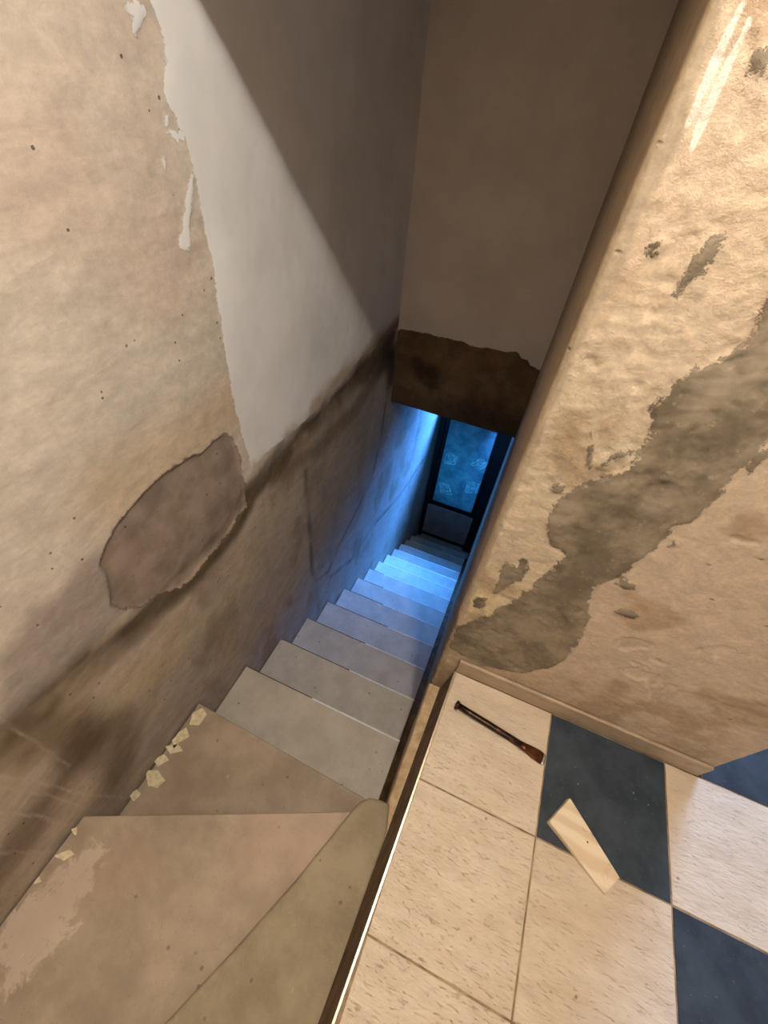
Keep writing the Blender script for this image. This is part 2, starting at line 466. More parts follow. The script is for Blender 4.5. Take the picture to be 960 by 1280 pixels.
# ---- back wall over the stairs: painted, with brown bared plaster low down
n = NT('stained_back_wall', 0.85, 0.2)
edge = n.math('MULTIPLY', n.math('SUBTRACT', n.noise(28, 5, 0.75), 0.5), 0.03)
sm_ = n.step(n.math('ADD', n.attr('sd_bare').outputs['Fac'], edge), -0.002, 0.002)
c0 = n.mix(n.step(n.noise(3, 4, 0.6), 0.3, 0.7), rgb(214, 200, 182), rgb(226, 212, 194))
c1 = n.mix(n.step(n.noise(6, 5, 0.7), 0.35, 0.65), rgb(98, 76, 50), rgb(124, 100, 70))
c = n.mix(sm_, c0, c1)
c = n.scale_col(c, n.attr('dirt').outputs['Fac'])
nrm = n.bump(n.math('SUBTRACT', n.noise(30, 5, 0.6), sm_), 0.004, 0.6)
M_BACK = n.out(c, nrm)


def plain_plaster(name, a, b, sc=4):
    n = NT(name, 0.85, 0.2)
    c = n.mix(n.step(n.noise(sc, 5, 0.65), 0.3, 0.7), a, b)
    return n.out(c, n.bump(n.noise(40, 5, 0.6), 0.003, 0.5))


M_PLAS = plain_plaster('room_plaster', rgb(212, 198, 178), rgb(224, 212, 194))
M_CEIL = plain_plaster('ceiling_paint', rgb(206, 194, 176), rgb(216, 204, 188))
M_MORTAR = plain_plaster('stair_mortar', rgb(92, 74, 56), rgb(130, 108, 84), 14)
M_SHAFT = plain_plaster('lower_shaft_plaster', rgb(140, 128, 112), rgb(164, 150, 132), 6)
M_LEDGE = plain_plaster('ledge_mortar', rgb(172, 146, 112), rgb(208, 182, 146), 30)

# ---- stair stone
def stone(name, a, b, spot, rough=0.5):
    n = NT(name, rough, 0.35)
    c = n.mix(n.step(n.noise(7, 6, 0.65), 0.3, 0.7), a, b)
    c = n.mix(n.step(n.noise(120, 3, 0.6), 0.6, 0.72, 0, 0.35), c, spot)
    sp = n.math('MULTIPLY', n.step(n.voro(19, n.coord((1, 1, 1), (0, 0, 0.5))), 0.07, 0.13, 1, 0), n.step(n.noise(9, 2, 0.5), 0.5, 0.56))
    c = n.mix(n.math('MULTIPLY', sp, 0.6), c, rgb(88, 72, 56))
    lp = n.math('MULTIPLY', n.step(n.voro(13, n.coord((1.6, 0.7, 1), (0, 0, -0.4), (3, 1, 0))), 0.04, 0.08, 1, 0), n.step(n.noise(6, 2, 0.5), 0.5, 0.6))
    c = n.mix(n.math('MULTIPLY', lp, 0.55), c, rgb(214, 200, 176))
    nrm = n.bump(n.noise(60, 4, 0.6), 0.0015, 0.5)
    return n, c, nrm


n, c, nrm = stone('stair_stone', rgb(180, 171, 155), rgb(202, 194, 178), rgb(150, 138, 120))
M_STONE = n.out(c, nrm)
n, c, nrm = stone('winder_stone', rgb(148, 132, 112), rgb(174, 157, 136), rgb(128, 110, 90), 0.6)
M_WIND = n.out(c, nrm)
# the big winder also carries a rubbed film of white paint near the wall
n, c, nrm = stone('winder_stone_washed', rgb(150, 134, 114), rgb(176, 159, 138), rgb(128, 110, 90), 0.6)
sx = n.n('ShaderNodeSeparateXYZ')
n.t.links.new(n.tc, sx.inputs[0])
dx = n.math('MULTIPLY', n.math('SUBTRACT', sx.outputs['X'], WASH2[0][0] + 0.03), 9.0)
dy = n.math('MULTIPLY', n.math('SUBTRACT', sx.outputs['Y'], -0.36), 5.2)
rr = n.math('SQRT', n.math('ADD', n.math('MULTIPLY', dx, dx), n.math('MULTIPLY', dy, dy)))
w = n.math('SUBTRACT', n.math('MULTIPLY', n.noise(14, 6, 0.7, dist=0.6), 2.6), rr)
w = n.step(w, 0.45, 0.75, 0, 0.55)
c = n.mix(w, c, rgb(216, 200, 182))
pk = n.step(n.noise(3.0, 3, 0.5), 0.45, 0.65, 0, 0.4)
c = n.mix(pk, c, rgb(180, 150, 132))
M_WASH = n.out(c, nrm)
n, c, nrm = stone('cement_slab', rgb(136, 122, 98), rgb(162, 148, 122), rgb(180, 164, 130), 0.75)
M_SLAB = n.out(c, nrm)

# ---- floor tiles
def tile_light(name, a, b, dk):
    n = NT(name, 0.34, 0.45)
    oi = n.n('ShaderNodeObjectInfo')
    off = n.n('ShaderNodeVectorMath', operation='SCALE')
    off.inputs[0].default_value = (9, 5, 3)
    n.t.links.new(oi.outputs['Random'], off.inputs['Scale'])
    ad = n.n('ShaderNodeVectorMath', operation='ADD')
    n.t.links.new(n.tc, ad.inputs[0])
    n.t.links.new(off.outputs[0], ad.inputs[1])
    mp = n.n('ShaderNodeMapping')
    n.t.links.new(ad.outputs[0], mp.inputs[0])
    mp.inputs['Rotation'].default_value = (0, 0, 0.12)
    mp.inputs['Scale'].default_value = (1, 3.4, 1)
    v = mp.outputs[0]
    c = n.mix(n.step(n.noise(5, 6, 0.7, v), 0.3, 0.7), a, b)
    s = n.step(n.noise(46, 6, 0.8, v), 0.55, 0.70, 0, 0.42)
    c = n.mix(s, c, dk)
    sp = n.math('MULTIPLY', n.step(n.voro(11, ad.outputs[0]), 0.03, 0.06, 1, 0), 0.6)
    c = n.mix(sp, c, rgb(120, 90, 60))
    h = n.math('SUBTRACT', n.noise(38, 4, 0.65, v), n.math('MULTIPLY', s, 0.8))
    return n.out(c, n.bump(h, 0.004, 0.8), n.step(n.noise(30, 3, 0.6, v), 0.3, 0.7, 0.3, 0.5))


M_TILE_L = tile_light('cream_tile', rgb(198, 178, 152), rgb(214, 197, 173), rgb(158, 130, 100))
n = NT('dark_blue_tile', 0.38, 0.35)
c = n.mix(n.step(n.noise(7, 6, 0.7), 0.3, 0.72), rgb(34, 44, 54), rgb(60, 70, 78))
c = n.mix(n.step(n.noise(90, 3, 0.6), 0.66, 0.74, 0, 0.6), c, rgb(110, 120, 128))
c = n.mix(n.step(n.voro(22), 0.03, 0.05, 0.8, 0), c, rgb(170, 180, 186))
M_TILE_D = n.out(c, n.bump(n.noise(30, 4, 0.6), 0.002, 0.4))
n = NT('tile_grout', 0.9, 0.2)
M_GROUT = n.out(n.mix(n.step(n.noise(20, 3, 0.6), 0.3, 0.7), rgb(120, 98, 72), rgb(168, 146, 116)), n.bump(n.noise(90, 3, 0.6), 0.002, 0.5))
n = NT('skirting_tile', 0.45, 0.4)
M_SKIRT = n.out(n.mix(n.step(n.noise(9, 5, 0.65, n.coord((1, 3, 3))), 0.3, 0.7), rgb(158, 136, 112), rgb(182, 160, 134)), n.bump(n.noise(40, 4, 0.6), 0.0015, 0.4))


def metal(name, col, rough, metallic=1.0):
    n = NT(name, rough, 0.5)
    n.b.inputs['Metallic'].default_value = metallic
    return n.out(n.mix(n.step(n.noise(40, 4, 0.6), 0.3, 0.7), tuple(v * 0.75 for v in col[:3]) + (1,), col), n.bump(n.noise(120, 3, 0.6), 0.0005, 0.4))


M_ALU = metal('aluminium_trim', rgb(222, 206, 180), 0.38)
M_NOSE_GLINT = metal('nosing_trim_glint', rgb(255, 255, 252), 0.3, 0.0)  # non-metal near-white: the trim's lamp glint is painted as base colour
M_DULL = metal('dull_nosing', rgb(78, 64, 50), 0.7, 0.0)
n = NT('rusty_tool_steel', 0.34, 0.5)
n.b.inputs['Metallic'].default_value = 0.75
M_TOOL = n.out(n.mix(n.step(n.noise(40, 5, 0.7), 0.45, 0.7), rgb(44, 32, 26), rgb(96, 58, 36)), n.bump(n.noise(90, 4, 0.6), 0.001, 0.6))
n = NT('rusty_blade_steel', 0.3, 0.5)
n.b.inputs['Metallic'].default_value = 0.8
M_BLADE = n.out(n.mix(n.step(n.noise(30, 5, 0.7), 0.4, 0.7), rgb(84, 48, 30), rgb(120, 78, 50)), n.bump(n.noise(70, 4, 0.6), 0.001, 0.6))
n = NT('ground_steel', 0.25, 0.5)
n.b.inputs['Metallic'].default_value = 1.0
M_BRIGHT = n.out(rgb(226, 218, 204))
n = NT('pale_wood', 0.7, 0.3)
rings = n.n('ShaderNodeTexWave', wave_type='BANDS', bands_direction='Y')
n.put(rings.inputs['Vector'], n.coord((0.9, 1.2, 1.2), (0, 0, 0.1)))
rings.inputs['Scale'].default_value = 6
rings.inputs['Distortion'].default_value = 7
rings.inputs['Detail'].default_value = 3
rings.inputs['Detail Scale'].default_value = 0.6
c = n.mix(n.step(rings.outputs['Fac'], 0.1, 0.9, 0, 0.65), rgb(230, 212, 184), rgb(206, 180, 144))
c = n.mix(n.step(n.noise(22, 4, 0.7), 0.6, 0.75, 0, 0.5), c, rgb(160, 118, 78))
M_WOOD = n.out(c, n.bump(n.noise(60, 4, 0.6, n.coord((0.4, 2, 2))), 0.001, 0.5))
n = NT('dark_knot', 0.8, 0.2)
M_KNOT = n.out(rgb(110, 72, 44))
n = NT('white_paint_flake', 0.7, 0.3)
M_FLAKE = n.out(n.mix(n.step(n.noise(60, 4, 0.6), 0.3, 0.7), rgb(206, 190, 150), rgb(232, 220, 190)), n.bump(n.noise(80, 3, 0.6), 0.001, 0.6))
n = NT('dark_door_paint', 0.5, 0.35)
M_DOOR = n.out(n.mix(n.step(n.noise(5, 4, 0.6), 0.3, 0.7), rgb(20, 20, 24), rgb(32, 32, 38)))
n = NT('grey_door_panel', 0.55, 0.3)
M_PANEL = n.out(n.mix(n.step(n.noise(6, 5, 0.6), 0.3, 0.7), rgb(150, 150, 152), rgb(176, 175, 176)))
# obscured glass: rolled, lets light through diffusely
n = NT('obscured_glass', 0.5, 0.5)
tr = n.n('ShaderNodeBsdfTranslucent')
gl = n.n('ShaderNodeBsdfGlossy')
ms = n.n('ShaderNodeMixShader')
gc = n.mix(n.step(n.noise(6, 5, 0.6), 0.3, 0.7), rgb(96, 124, 136), rgb(150, 172, 180))
gc = n.mix(n.math('MULTIPLY', n.attr('mould').outputs['Fac'], n.step(n.noise(30, 3, 0.7), 0.35, 0.6, 0.15, 1.0)), gc, rgb(250, 252, 255))
nb = n.bump(n.noise(26, 5, 0.65), 0.02, 0.9)
n.put(tr.inputs[0], gc)
n.put(tr.inputs['Normal'], nb)
n.put(gl.inputs['Normal'], nb)
gl.inputs['Roughness'].default_value = 0.25
ms.inputs[0].default_value = 0.12
n.t.links.new(tr.outputs[0], ms.inputs[1])
n.t.links.new(gl.outputs[0], ms.inputs[2])
n.t.links.new(ms.outputs[0], n.t.nodes['Material Output'].inputs[0])
M_GLASS = n.m
M_BULB = bpy.data.materials.new('bulb_glass')
M_BULB.use_nodes = True
M_BULB.node_tree.nodes['Principled BSDF'].inputs['Emission Color'].default_value = (1, 0.84, 0.66, 1)
M_BULB.node_tree.nodes['Principled BSDF'].inputs['Emission Strength'].default_value = 12

# ---------------------------------------------------------------- key dimensions (metres, z = 0 is the upper floor)
XL = -0.86                 # left stair wall
XW = 0.04                  # right stair wall
YW = 0.727                 # face of the rough wall end
YB = 2.485                 # wall hanging over the lower flight
ZB = -0.13                 # its underside
GX, GY, T = 0.4616, 0.3388, 0.3739
RISE, TREAD, Y1, Z1 = 0.2183, 0.285, 0.5958, -0.669
TX1 = 0.003               # right ends of the treads
NT_ = 14                   # straight treads
YD = 4.5                   # door at the foot
ZLAND = Z1 - NT_ * RISE


def xe(y):                 # edge of the upper floor along the stairs
    return 0.0812 + 0.0331 * y


# ---------------------------------------------------------------- left wall
ys = axis((-1.6, -0.8, 0.08), (-0.8, 2.5, 0.006), (2.5, 4.7, 0.03))
zs = axis((ZLAND - 0.1, -1.6, 0.03), (-1.6, -0.8, 0.015), (-0.8, 1.75, 0.006), (1.75, 2.7, 0.08))
Y, Z = np.meshgrid(ys, zs, indexing='ij')
wob = fbm(Y, Z, 9, 4, 11) * 0.05
pp = list(PAINT_EDGE)
paint_poly = [(0.93, 2.8), (0.95, 1.9)] + pp + [(4.9, 0.42), (4.9, 2.8)]
paint_poly[2] = (0.94, 1.556)
sdp = poly_sd(Y, Z, paint_poly)
for cpoly in CHIPS:
    sdp = np.maximum(sdp, poly_sd(Y, Z, cpoly))
sdx = poly_sd(Y, Z, PATCH)
raw = np.zeros(Y.shape + (3,)) + np.array(rgb(212, 201, 184)[:3])
raw = mixc(raw, rgb(210, 190, 172)[:3], sm(fbm(Y, Z, 2.2, 4, 3), -0.1, 0.25) * 0.8)
raw = mixc(raw, rgb(198, 189, 172)[:3], sm(fbm(Y + 5, Z, 1.6, 4, 23), -0.05, 0.25) * 0.6)
raw = mixc(raw, rgb(206, 184, 152)[:3], sm(-seg_dist(Y, Z, [(0.45, 0.72), (0.9, 0.7)]) + wob, -0.18, -0.02) * 0.7)
# below the damp line the plaster is greyer
low = sm(0.36 - Z + wob * 1.2, -0.03, 0.06)
raw = mixc(raw, rgb(186, 170, 150)[:3], low)
raw = mixc(raw, rgb(150, 138, 128)[:3], sm(poly_sd(Y, Z, OUTER) + wob, -0.03, 0.03) * 0.75 * (1 - low))
raw = mixc(raw, rgb(168, 154, 146)[:3], low * sm(-Z + wob * 3, -0.05, 0.5) * 0.7)
raw = mixc(raw, rgb(184, 164, 134)[:3], low * sm(fbm(Y, Z, 3.5, 4, 31), 0.0, 0.2) * 0.5 * sm(1.8 - Y, 0, 0.5))
raw = mixc(raw, rgb(140, 122, 100)[:3], sm(fbm(Y, Z * 0.6, 5, 4, 37), 0.02, 0.2) * low * 0.6)
# smooth greyer zone below the paint with darker tide lines
raw = mixc(raw, rgb(150, 136, 118)[:3], sm(poly_sd(Y, Z, GREYZONE) + wob, -0.03, 0.04) * 0.6)
# the damp streak itself
d = seg_dist(Y, Z, DAMP) + wob * 1.1
raw = mixc(raw, rgb(92, 74, 50)[:3], sm(-d, -0.10, -0.02) * 0.9 * (0.65 + 0.35 * sm(fbm(Y, Z, 7, 3, 41), -0.1, 0.15)))
d = seg_dist(Y, Z, [(0.28, 0.27), (0.58, 0.2), (0.78, 0.21), (0.92, 0.3), (1.2, 0.31)]) + wob * 0.8
raw = mixc(raw, rgb(84, 70, 50)[:3], sm(-d, -0.07, 0.0) * 0.8)
d = seg_dist(Y, Z, DAMP2) + wob * 1.3
raw = mixc(raw, rgb(110, 92, 68)[:3], sm(-d, -0.09, 0.0) * 0.65)
d = seg_dist(Y, Z, [(1.95, 0.36), (2.2, 0.3), (2.4, 0.22), (2.45, 0.05)]) + wob * 1.3
raw = mixc(raw, rgb(70, 52, 32)[:3], sm(-d, -0.13, -0.02) * 0.8)
d = seg_dist(Y, Z, [(-0.05, 0.3), (0.03, 0.1), (0.08, -0.05), (-0.02, -0.25)]) + wob * 2
raw = mixc(raw, rgb(104, 86, 64)[:3], sm(-d, -0.13, -0.01) * 0.7)
d = seg_dist(Y, Z, [(-0.5, -0.1), (-0.2, -0.02), (0.0, 0.04)]) + wob * 2
raw = mixc(raw, rgb(98, 80, 60)[:3], sm(-d, -0.13, -0.01) * 0.7)
d = seg_dist(Y, Z, [(0.15, 0.08), (0.3, 0.0), (0.6, -0.08), (0.8, 0.0)]) + wob * 2
raw = mixc(raw, rgb(190, 174, 140)[:3], sm(-d, -0.12, -0.0) * 0.4)
for tl, wd in ((TIDE, 0.014), (TIDE2, 0.012)):
    d = np.abs(seg_dist(Y, Z, tl) + wob * 0.35)
    raw = mixc(raw, rgb(104, 92, 78)[:3], sm(-d, -wd * 2.6, -0.002) * 0.55 * (0.5 + sm(fbm(Y, Z, 8, 2, 45), -0.2, 0.2)))
# dark line where the treads meet the wall
colp = np.zeros(Y.shape + (3,)) + np.array(rgb(240, 238, 234)[:3])
colp = mixc(colp, rgb(230, 226, 220)[:3], sm(fbm(Y, Z, 2.5, 4, 51), -0.05, 0.2) * 0.6)
colp = mixc(colp, rgb(184, 160, 130)[:3], sm(0.52 - Z + wob * 2.4 - 0.05 * sm(1.6 - Y, 0, 0.4), 0.0, 0.09) * 0.85)
colp = mixc(colp, rgb(112, 90, 64)[:3], sm(-seg_dist(Y, Z, [(2.0, 0.38), (2.5, 0.42)]) - wob * 1.5, -0.1, -0.01) * 0.8)
scr = np.zeros(Y.shape)
for k, sc in enumerate(SCR[:9]):
    scr = np.maximum(scr, sm(-(seg_dist(Y, Z, sc) + np.abs(wob) * 0.06), -0.0055, -0.001) * (1.0 if k in (0, 1, 2) else 0.55))
rim = np.exp(-(np.minimum(0, sdx + 0.004) / 0.012) ** 2) * (sdx < 0) * (0.4 + fbm(Y, Z, 40, 3, 61))
dispx = (fbm(Y, Z, 5, 4, 71) * 0.010 + fbm(Y, Z, 22, 3, 72) * 0.0022 * (sdp < 0) + 0.0012 * (sdp > 0)
         - 0.006 * sm(sdx + fbm(Y, Z, 60, 3, 62) * 0.014, -0.002, 0.006) + rim * 0.0025 + scr * 0.0012)
d = seg_dist(Y, Z, DAMP) + wob
dispx = dispx - 0.006 * sm(-d, -0.05, 0.0) + fbm(Y, Z, 30, 3, 75) * 0.006 * sm(-d, -0.09, -0.02)
P = np.stack([XL - 0.008 + np.minimum(dispx, 0.0078), Y, Z], -1)
wl = struct(grid_obj('wall_left', P, M_LEFT, {'col': raw, 'colp': colp, 'sd_paint': sdp + 0 * Y, 'sd_patch': sdx, 'scr': scr}, back=XL - 0.16))

# ---------------------------------------------------------------- rough wall block beside the stairs (wall_right)
R0 = 0.016
path = [(XW, y) for y in axis((YB, 1.2, 0.04), (1.2, YW + R0, 0.012))[::1]] if False else []
for y in np.concatenate([np.linspace(YB, 1.3, 30, endpoint=False), np.linspace(1.3, YW + R0, 60)]):
    path.append((XW, y))
for a in np.linspace(0, math.pi / 2, 9)[1:]:
    path.append((XW + R0 - R0 * math.cos(a), YW + R0 - R0 * math.sin(a)))
for x in np.arange(XW + R0 + 0.004, 0.935, 0.0042):
    path.append((x, YW))
for a in np.linspace(0, math.pi / 2, 7):
    path.append((0.937 + 0.012 * math.sin(a), YW + 0.012 - 0.012 * math.cos(a)))
for y in np.linspace(YW + 0.03, YB, 24):
    path.append((0.949, y))
path = np.array(path)
nrmx = np.gradient(path, axis=0)
nrmx = np.stack([nrmx[:, 1], -nrmx[:, 0]], -1)
nrmx /= np.linalg.norm(nrmx, axis=1)[:, None] + 1e-9
zz = axis((-0.34, 0.0, 0.02), (0.0, 1.75, 0.0045), (1.75, 2.7, 0.05))
PX = np.repeat(path[:, 0][:, None], len(zz), 1)
PY = np.repeat(path[:, 1][:, None], len(zz), 1)
ZZ = np.repeat(zz[None, :], len(path), 0)
S = np.concatenate([[0], np.cumsum(np.hypot(*np.diff(path, axis=0).T))])
S2 = np.repeat(S[:, None], len(zz), 1)
face = (PY < YW + 0.004).astype(float)
side = ((PX < XW + R0) & (PY >= YW + 0.002)).astype(float)
sdc = poly_sd(PX, ZZ, CEMENT)
for b in BLOBS:
    sdc = np.maximum(sdc, poly_sd(PX, ZZ, b) * 1.0)
sdc = np.where(face > 0, sdc, np.where((PX < 0.2) & (ZZ < 0.33), 0.002, -0.2))
sdk = np.full(PX.shape, -1.0)
for b in STREAK:
    sdk = np.maximum(sdk, poly_sd(PX, ZZ, b))
sdk = np.where(face > 0, sdk, -1.0)
ge = np.interp(ZZ, [q[1] for q in GRITEDGE][::-1], [q[0] for q in GRITEDGE][::-1])
w2 = fbm(S2, ZZ, 14, 4, 81) * 0.05
ingrit = sm(PX - ge + w2 * 0.25, -0.004, 0.004) * face
# the lower right triangle under the cement band is a smoother coat
xcen = np.interp(ZZ, [0.0, 0.13, 0.45, 0.8, 1.0, 1.2, 1.35], [0.10, 0.2, 0.22, 0.25, 0.33, 0.36, 0.5])
smooth_low = sm(PX - xcen + w2 * 0.3, -0.02, 0.02) * face
col = np.zeros(PX.shape + (3,)) + np.array(rgb(214, 195, 166)[:3])
col = mixc(col, rgb(224, 204, 164)[:3], sm(fbm(S2, ZZ, 5, 4, 83), -0.05, 0.15) * 0.8)
col = mixc(col, rgb(214, 190, 164)[:3], sm(ZZ + w2 * 2, 1.05, 1.4) * 0.8)
col = mixc(col, rgb(198, 177, 152)[:3], smooth_low * 0.9)
col = mixc(col, rgb(164, 136, 104)[:3], sm(fbm(S2, ZZ * 1.3, 7, 5, 85), 0.03, 0.2) * 0.6)
col = mixc(col, rgb(172, 150, 122)[:3], sm(-(ZZ - 0.1) + w2, -0.16, 0.0) * 0.5 * face)
col = mixc(col, rgb(178, 160, 136)[:3], (1 - ingrit) * face)
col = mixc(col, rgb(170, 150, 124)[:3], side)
stripe = np.exp(-((S2 - S[len([1 for q in path if q[1] > YW + R0 + 1e-6 and q[0] < 0.5])]) / 0.02) ** 2)
col = mixc(col, rgb(206, 188, 162)[:3], stripe * 0.6 * sm(fbm(S2 * 0.3, ZZ, 3, 3, 87), -0.3, 0.1))
grit = 0.16 + (0.75 - 0.4 * sm(ZZ, 0.9, 1.3)) * ingrit * (1 - smooth_low) * (1 - 0.7 * sm(sdc, -0.004, 0.01))
dsp = (fbm(S2, ZZ, 5, 2, 91) * 0.006 + ingrit * (1 - smooth_low) * (fbm(S2, ZZ, 60, 3, 92) * 0.0045 + 0.0015)
       + 0.0035 * sm(sdc, -0.004, 0.006) * face + fbm(S2, ZZ, 18, 3, 93) * 0.0016 * face)
dsp = dsp - 0.0025 * sm(fbm(S2, ZZ, 12, 4, 95), 0.18, 0.24) * ingrit
dsp = dsp * np.clip(0.25 + face + 0.2, 0, 1)
P = np.stack([PX + nrmx[:, 0][:, None] * dsp, PY + nrmx[:, 1][:, None] * dsp, ZZ], -1)
wr = struct(grid_obj('wall_right', P, M_RIGHT, {'col': col, 'sd_cement': sdc, 'sd_streak': sdk, 'grit': grit}))
# which side of the sheet is out: path runs clockwise seen from above
# stair side of the wall below the floor
bm = bmesh.new()
add_box(bm, (XW + 0.002, 0.70, ZLAND - 0.1), (XW + 0.14, YB, -0.335))
add_box(bm, (XW + 0.002, YB, ZLAND - 0.1), (XW + 0.14, 4.7, ZB + 0.2))
struct(bm_obj('wall_right_lower', bm, M_SHAFT))

# ---------------------------------------------------------------- back wall over the flight
xs = axis((XL - 0.02, XW + 0.02, 0.012))
zs2 = axis((ZB, 0.6, 0.012), (0.6, 2.0, 0.06))
X, Z3 = np.meshgrid(xs, zs2, indexing='ij')
topz = np.interp(X, [q[0] for q in BACKTOP], [q[1] for q in BACKTOP])
sdb = topz - Z3 + fbm(X, Z3, 18, 3, 101) * 0.02
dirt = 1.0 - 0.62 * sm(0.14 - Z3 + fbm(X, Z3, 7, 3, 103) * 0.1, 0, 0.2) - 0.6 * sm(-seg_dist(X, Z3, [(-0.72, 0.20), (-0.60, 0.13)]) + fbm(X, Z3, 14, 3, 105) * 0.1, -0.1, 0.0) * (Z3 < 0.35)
P = np.stack([X, YB - 0.004 * sm(-sdb, -0.004, 0.004) + fbm(X, Z3, 6, 3, 107) * 0.006, Z3], -1)
wb = struct(grid_obj('wall_back', P, M_BACK, {'sd_bare': sdb, 'dirt': np.clip(dirt, 0.2, 1)}))
box('lintel_body', (XL - 0.01, YB + 0.008, ZB), (XW + 0.01, YB + 0.16, 2.0), M_SHAFT, wb)
struct(box('ceiling_lower_flight', (XL - 0.02, YB + 0.16, ZB), (XW + 0.16, 4.58, ZB + 0.12), M_SHAFT))

# ---------------------------------------------------------------- door at the foot of the stairs
dr = empty('door_1', (-0.43, YD, ZLAND))
dr['kind'] = 'structure'


def dbox(name, lo, hi, mat, bev=0.004, parent=None):
    bm = bmesh.new()
    add_box(bm, [lo[0] + 0.43, lo[1] - YD, lo[2] - ZLAND], [hi[0] + 0.43, hi[1] - YD, hi[2] - ZLAND], bev)
    return bm_obj(name, bm, mat, parent or dr)


ZG0, ZG1, ZT = -2.90, -1.2, -1.04
dbox('door_jamb', (XL + 0.005, YD - 0.06, ZLAND), (-0.80, YD + 0.06, ZB - 0.002), M_DOOR)
dbox('door_jamb', (-0.085, YD - 0.06, ZLAND), (XW - 0.004, YD + 0.06, ZB - 0.002), M_DOOR)
dbox('stile', (-0.80, YD - 0.02, ZLAND + 0.02), (-0.745, YD + 0.02, ZT), M_DOOR)
dbox('stile', (-0.14, YD - 0.02, ZLAND + 0.02), (-0.085, YD + 0.02, ZT), M_DOOR)
dbox('rail', (-0.745, YD - 0.02, ZG0 - 0.08), (-0.14, YD + 0.02, ZG0), M_DOOR)
dbox('rail', (-0.745, YD - 0.02, ZG1), (-0.14, YD + 0.02, ZT), M_DOOR)
dbox('rail', (-0.745, YD - 0.02, ZLAND + 0.02), (-0.14, YD + 0.02, ZLAND + 0.1), M_DOOR)
dbox('lower_panel', (-0.80, YD - 0.03, ZLAND + 0.1), (-0.085, YD - 0.02, ZG0 - 0.08), M_PANEL, 0.003)
dbox('transom_bar', (-0.80, YD - 0.05, ZT + 0.004), (-0.085, YD + 0.05, ZT + 0.05), M_DOOR)
dbox('transom_light_blocker', (-0.80, YD + 0.02, ZT - 0.03), (-0.085, YD + 0.95, ZT), M_PANEL)  # unseen shelf, added to keep the transom light off the pane
# the glass pane with its moulded ornaments
gu = axis((-0.745, -0.14, 0.007))
gv = axis((ZG0, ZG1, 0.009))
U, V = np.meshgrid(gu, gv, indexing='ij')
rel = np.zeros(U.shape)
for mot in MOTIFS:
    sd = poly_sd(U, V, mot)
    nzz = fbm(U, V, 18, 3, 111) * 0.05
    rel += 0.022 * np.exp(-((sd + nzz * 0.5) / 0.011) ** 2) + 0.02 * np.exp(-((sd - 0.035 + nzz) / 0.009) ** 2) + 0.016 * np.exp(-((sd - 0.065 + nzz) / 0.009) ** 2)
rel += 0.004 * fbm(U, V, 9, 4, 113)
P = np.stack([U + 0.43, 0 * U - 0.004 - rel * 0.7, V - ZLAND], -1)
gp = grid_obj('pane', P, M_GLASS, {'mould': np.clip(rel / 0.02, 0, 1.5)}, parent=dr)

# ---------------------------------------------------------------- stairs
st = empty('staircase', (0, 0, ZLAND))
tag(st, 'steep stone staircase with winder treads going down to the blue-lit door', 'staircase')


def spart(o):
    o.parent = st
    o.matrix_parent_inverse = Matrix.Translation((0, 0, -ZLAND))
    return o


for k in range(NT_ - 1):
    yn = Y1 + k * TREAD
    zt = Z1 - k * RISE
    t = spart(box('tread', (XL + 0.001, yn - TREAD - 0.03, zt - 0.024), (TX1, yn, zt), M_STONE, bev=0.0025, seg=2))
    spart(box('riser', (XL + 0.001, yn - 0.034, zt - RISE), (TX1 - 0.002, yn - 0.02, zt - 0.0245), M_STONE, bev=0.001))
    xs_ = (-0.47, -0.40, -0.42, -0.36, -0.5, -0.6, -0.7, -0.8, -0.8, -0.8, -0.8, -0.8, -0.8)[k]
    spart(box('nosing_strip', (xs_, yn - 0.0052, zt - 0.005), (TX1 + 0.001, yn + 0.0022, zt + 0.0012), M_NOSE_GLINT, bev=0.0008))  # bright span, painted glint on the right part of the edge
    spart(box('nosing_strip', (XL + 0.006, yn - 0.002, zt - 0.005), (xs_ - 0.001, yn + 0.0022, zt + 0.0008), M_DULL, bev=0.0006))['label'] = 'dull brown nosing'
# solid body under the steps, out to the wall on the right
vv = []
for k in range(NT_ - 1):
    yn = Y1 + k * TREAD - 0.036
    zt = Z1 - k * RISE - 0.026
    vv += [(yn - TREAD if k else yn - TREAD - 0.02, zt), (yn, zt)]
vv += [(vv[-1][0], ZLAND), (vv[-1][0], ZLAND - 0.09), (Y1 - TREAD - 0.056, Z1 - RISE * 1.5)]
verts = [(XL + 0.01, y, z) for y, z in vv] + [(XW + 0.001, y, z) for y, z in vv]
nn = len(vv)
bm = bmesh.new()
a = [bm.verts.new(v) for v in verts]
bm.faces.new(a[:nn])
bm.faces.new(a[nn:][::-1])
for i in range(nn):
    bm.faces.new((a[i], a[(i + 1) % nn], a[nn + (i + 1) % nn], a[nn + i]))
spart(bm_obj('step_body', bm, M_MORTAR))
struct(box('floor_landing', (XL, vv[-3][0], ZLAND - 0.08), (XW + 0.002, 4.7, ZLAND), M_STONE))

ZW1, ZW2, ZW3 = -0.448, -0.222, -0.197
# winder 1
w1 = [(XL + 0.001, 0.314), (-0.045, 0.290), (0.0, 0.262), (-0.02, 0.10), (XL + 0.001, -0.24)]
spart(prism('winder_tread', w1, ZW1 - 0.028, ZW1, M_WIND, bev=0.003, seg=2))
spart(prism('winder_riser', [(XL + 0.003, 0.29), (-0.05, 0.268), (-0.05, 0.24), (XL + 0.003, 0.26)], Z1 - 0.02, ZW1 - 0.029, M_WIND))
